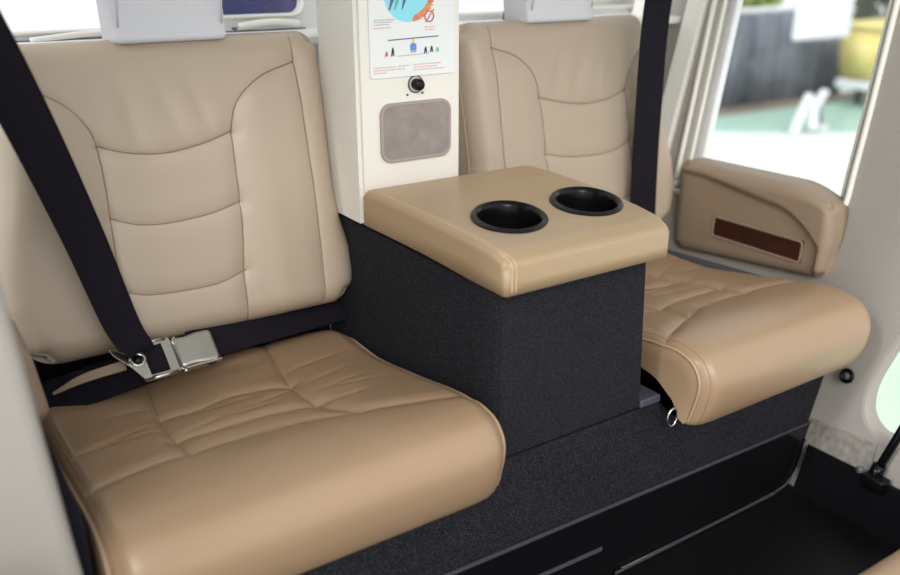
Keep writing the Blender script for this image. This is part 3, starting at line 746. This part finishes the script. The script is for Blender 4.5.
# slate screen fence with fabric folds
V = []; F = []; nx, nz = 160, 2
for i in range(nx+1):
    x = 5.9+3.1*i/nx; y = 5.35+.035*math.sin(x*14)+.02*math.sin(x*31+1)
    for k in (GZ+.01, .32): V.append((x, y, k)); V.append((x, y+.05, k))
for i in range(nx):
    a = i*4; b4 = a+4
    F += [(a, b4, b4+2, a+2), (a+1, a+3, b4+3, b4+1), (a+2, b4+2, b4+3, a+3), (a, a+1, b4+1, b4)]
F += [(0, 2, 3, 1), (nx*4, nx*4+1, nx*4+3, nx*4+2)]
fe = thing('screen_fence', 'dark slate grey cloth screen standing outside beyond the window', 'fence', (7.4, 5.4, GZ))
from_py('screen_cloth', V, F, 'screen', fe)
for x in (5.95, 7.45, 8.95): tube('fence_post', [(x, 5.44, GZ), (x, 5.44, .36)], .03, 'pwhite', fe)
tube('top_rail', [(5.9, 5.40, .34), (9.0, 5.40, .34)], .03, 'pwhite', fe)
# white board on posts
wb = thing('white_board', 'pale board hanging in front of the grey screen outside', 'board', (6.47, 4.0, GZ))
rbox('board_panel', (6.47, 4.0, .56), (.80, .04, .72), .03, 'pwhite', wb)
tube('board_rail', [(4.2, 4.0, .95), (9.4, 4.0, .95)], .02, 'pwhite', wb)
for x in (4.2, 9.4): tube('board_post', [(x, 4.0, GZ), (x, 4.0, .97)], .02, 'pwhite', wb)
# yellow machine on a table
ym = thing('yellow_bin', 'large yellow bin standing on the pale bench outside', 'bin', (8.15, 4.6, -.34))
bm = bmesh.new(); bmesh.ops.create_cube(bm, size=1)
for v in bm.verts: v.co = Vector((8.55+v.co.x*(1.05 if v.co.z > 0 else .85), 4.62+v.co.y*.5, -.055+v.co.z*.58))
bmesh.ops.bevel(bm, geom=bm.edges[:], offset=.05, segments=3, affect='EDGES'); from_bm('bin_body', bm, 'yellow', ym)
tube('bin_rim', [(8.01, 4.34, .21), (9.09, 4.34, .21), (9.09, 4.86, .21), (8.01, 4.86, .21)], .03, 'yellow', ym, closed=True)
rb = rbox('cloth_bundle', (8.30, 4.24, -.275), (.26, .18, .15), .06, 'rust'); tag(rb, 'orange brown bundle at the left foot of the yellow bin', 'bundle')
tb = thing('bench', 'long pale bench outside under the yellow bin', 'bench', (8.1, 4.5, GZ))
rbox('bench_top', (8.82, 4.5, -.40), (1.40, .75, .09), .02, 'pwhite', tb)
for x in (8.5, 9.3):
    for y in (4.2, 4.8): rbox('bench_leg', (x, y, -.545), (.07, .07, .20), .01, 'rubber', tb)
# white folding stand: slanting legs with a round foot
tr = thing('folding_stand', 'white slanting legs of a stand with a round foot on the green ground', 'stand', (6.6, 4.1, GZ))
for a, b5 in (((6.58, 4.1, -.30), (6.34, 4.05, -.63)), ((6.84, 4.12, -.29), (6.58, 4.1, -.52)), ((6.66, 4.1, -.36), (6.55, 4.0, -.60))):
    d = Vector(b5)-Vector(a); q = d.to_track_quat('Z', 'Y').to_matrix().to_4x4()
    rbox('stand_leg', (Vector(a)+Vector(b5))/2, (.075, .05, d.length), .012, 'pwhite', tr, rot=q)
lathe('round_foot', [(.0001, .05), (.06, .045), (.075, .02), (.075, 0), (.0001, 0)], (6.78, 4.08, GZ+.012), 'pwhite', tr, seg=24)
tube('foot_stem', [(6.74, 4.1, -.42), (6.78, 4.08, -.62)], .02, 'rubber', tr)
# hedges behind
def bush(name, c, s, m, label, seed):
    rnd = random.Random(seed); bm = bmesh.new()
    for k in range(500):
        a = rnd.uniform(0, 2*PI); zq = rnd.uniform(-1, 1); r = rnd.random()**.33; q = math.sqrt(max(0, 1-zq*zq))
        p = Vector((c[0]+s[0]*r*q*math.cos(a), c[1]+s[1]*r*q*math.sin(a), c[2]+s[2]*r*zq)); e = .10+.10*rnd.random()
        ax = Vector((rnd.gauss(0, 1), rnd.gauss(0, 1), rnd.gauss(0, 1))).normalized(); t = ax.orthogonal().normalized(); u = ax.cross(t)
        vs = [bm.verts.new(p+e*(t*x+u*y*.5)) for x, y in ((-1, 0), (0, 1), (1, 0), (0, -1))]; bm.faces.new(vs)
    ro = thing(name, label, 'shrub', (c[0], c[1], GZ)); from_bm('foliage', bm, m, ro, smooth=False)
    tube('stem', [(c[0], c[1], GZ), (c[0], c[1], c[2])], .05, 'earth', ro)
bush('shrub', (11.6, 9.0, .35), (1.0, .5, .85), 'hedge', 'yellow green shrub beyond the grey screen, at the top left of the window', 1)
bush('shrub', (13.9, 8.2, .55), (1.2, .6, 1.0), 'darkhedge', 'dark shrub above the yellow bin at the top right of the window', 2)

# ------------------------------------------------------------------ put children in their parents' frames
roots = [o for o in bpy.data.objects if o.type == 'EMPTY' and not o.parent]
for r in roots:
    T = Matrix.Translation(-Vector(r.location)); done = set()
    def walk(o):
        for ch in o.children:
            if ch.type == 'MESH' and ch.data.name not in done:
                ch.data.transform(T); done.add(ch.data.name)
            walk(ch)
    walk(r)
# single-mesh roots: origin to the base centre
for o in bpy.data.objects:
    if o.type == 'MESH' and not o.parent and not o.children:
        vs = [v.co for v in o.data.vertices]
        c = Vector(((min(v.x for v in vs)+max(v.x for v in vs))/2, (min(v.y for v in vs)+max(v.y for v in vs))/2, min(v.z for v in vs)))
        o.data.transform(Matrix.Translation(-c)); o.location = c

struct(rbox('unseen_ceiling', (.02, .02, 1.13), (1.66, .62, .02), 0, 'white'))  # unseen roof added to shade the cabin, cut short so sky lights the shelf
for o in bpy.data.objects:
    if o.type == 'MESH' and o.name.split('.')[0] in ('carpeted_plinth', 'console_body', 'seat_pan', 'seat_pan_edge', 'pillar_body', 'rear_shelf'):
        for p_ in o.data.polygons: p_.use_smooth = False
# ------------------------------------------------------------------ light
w = bpy.data.worlds.new('sky'); scn.world = w; w.use_nodes = True
bg = w.node_tree.nodes['Background']; bg.inputs['Color'].default_value = (.93, .96, 1.0, 1); bg.inputs['Strength'].default_value = 1.15
def sun(name, d, e, ang, col):
    l = bpy.data.lights.new(name, 'SUN'); l.energy = e; l.angle = math.radians(ang); l.color = col
    o = bpy.data.objects.new(name, l); COL.objects.link(o); o.rotation_euler = Vector(d).to_track_quat('-Z', 'Y').to_euler(); o.location = (0, -1, 3); return o
sun('sun', (.40, .80, -.50), 1.6, 30, (1, .97, .92))
sun('side_daylight', (.80, .10, -.55), 1.2, 8, (.95, .98, 1))

# ------------------------------------------------------------------ camera
cd = bpy.data.cameras.new('camera'); cam = bpy.data.objects.new('camera', cd); COL.objects.link(cam)
cd.sensor_width = 36; cd.lens = 868/900*36; cd.clip_start = .02; cd.clip_end = 200
pitch = math.atan(332/868)
cam.location = (-.586, -.76, .88); cam.rotation_euler = (PI/2-pitch, 0, math.radians(-33.6))
cd.dof.use_dof = True; cd.dof.focus_distance = 1.06; cd.dof.aperture_fstop = 2.8
scn.camera = cam
vs_ = scn.view_settings; vs_.view_transform = 'Standard'; vs_.look = 'None'; vs_.exposure = 0.08; vs_.gamma = 1; vs_.use_curve_mapping = False
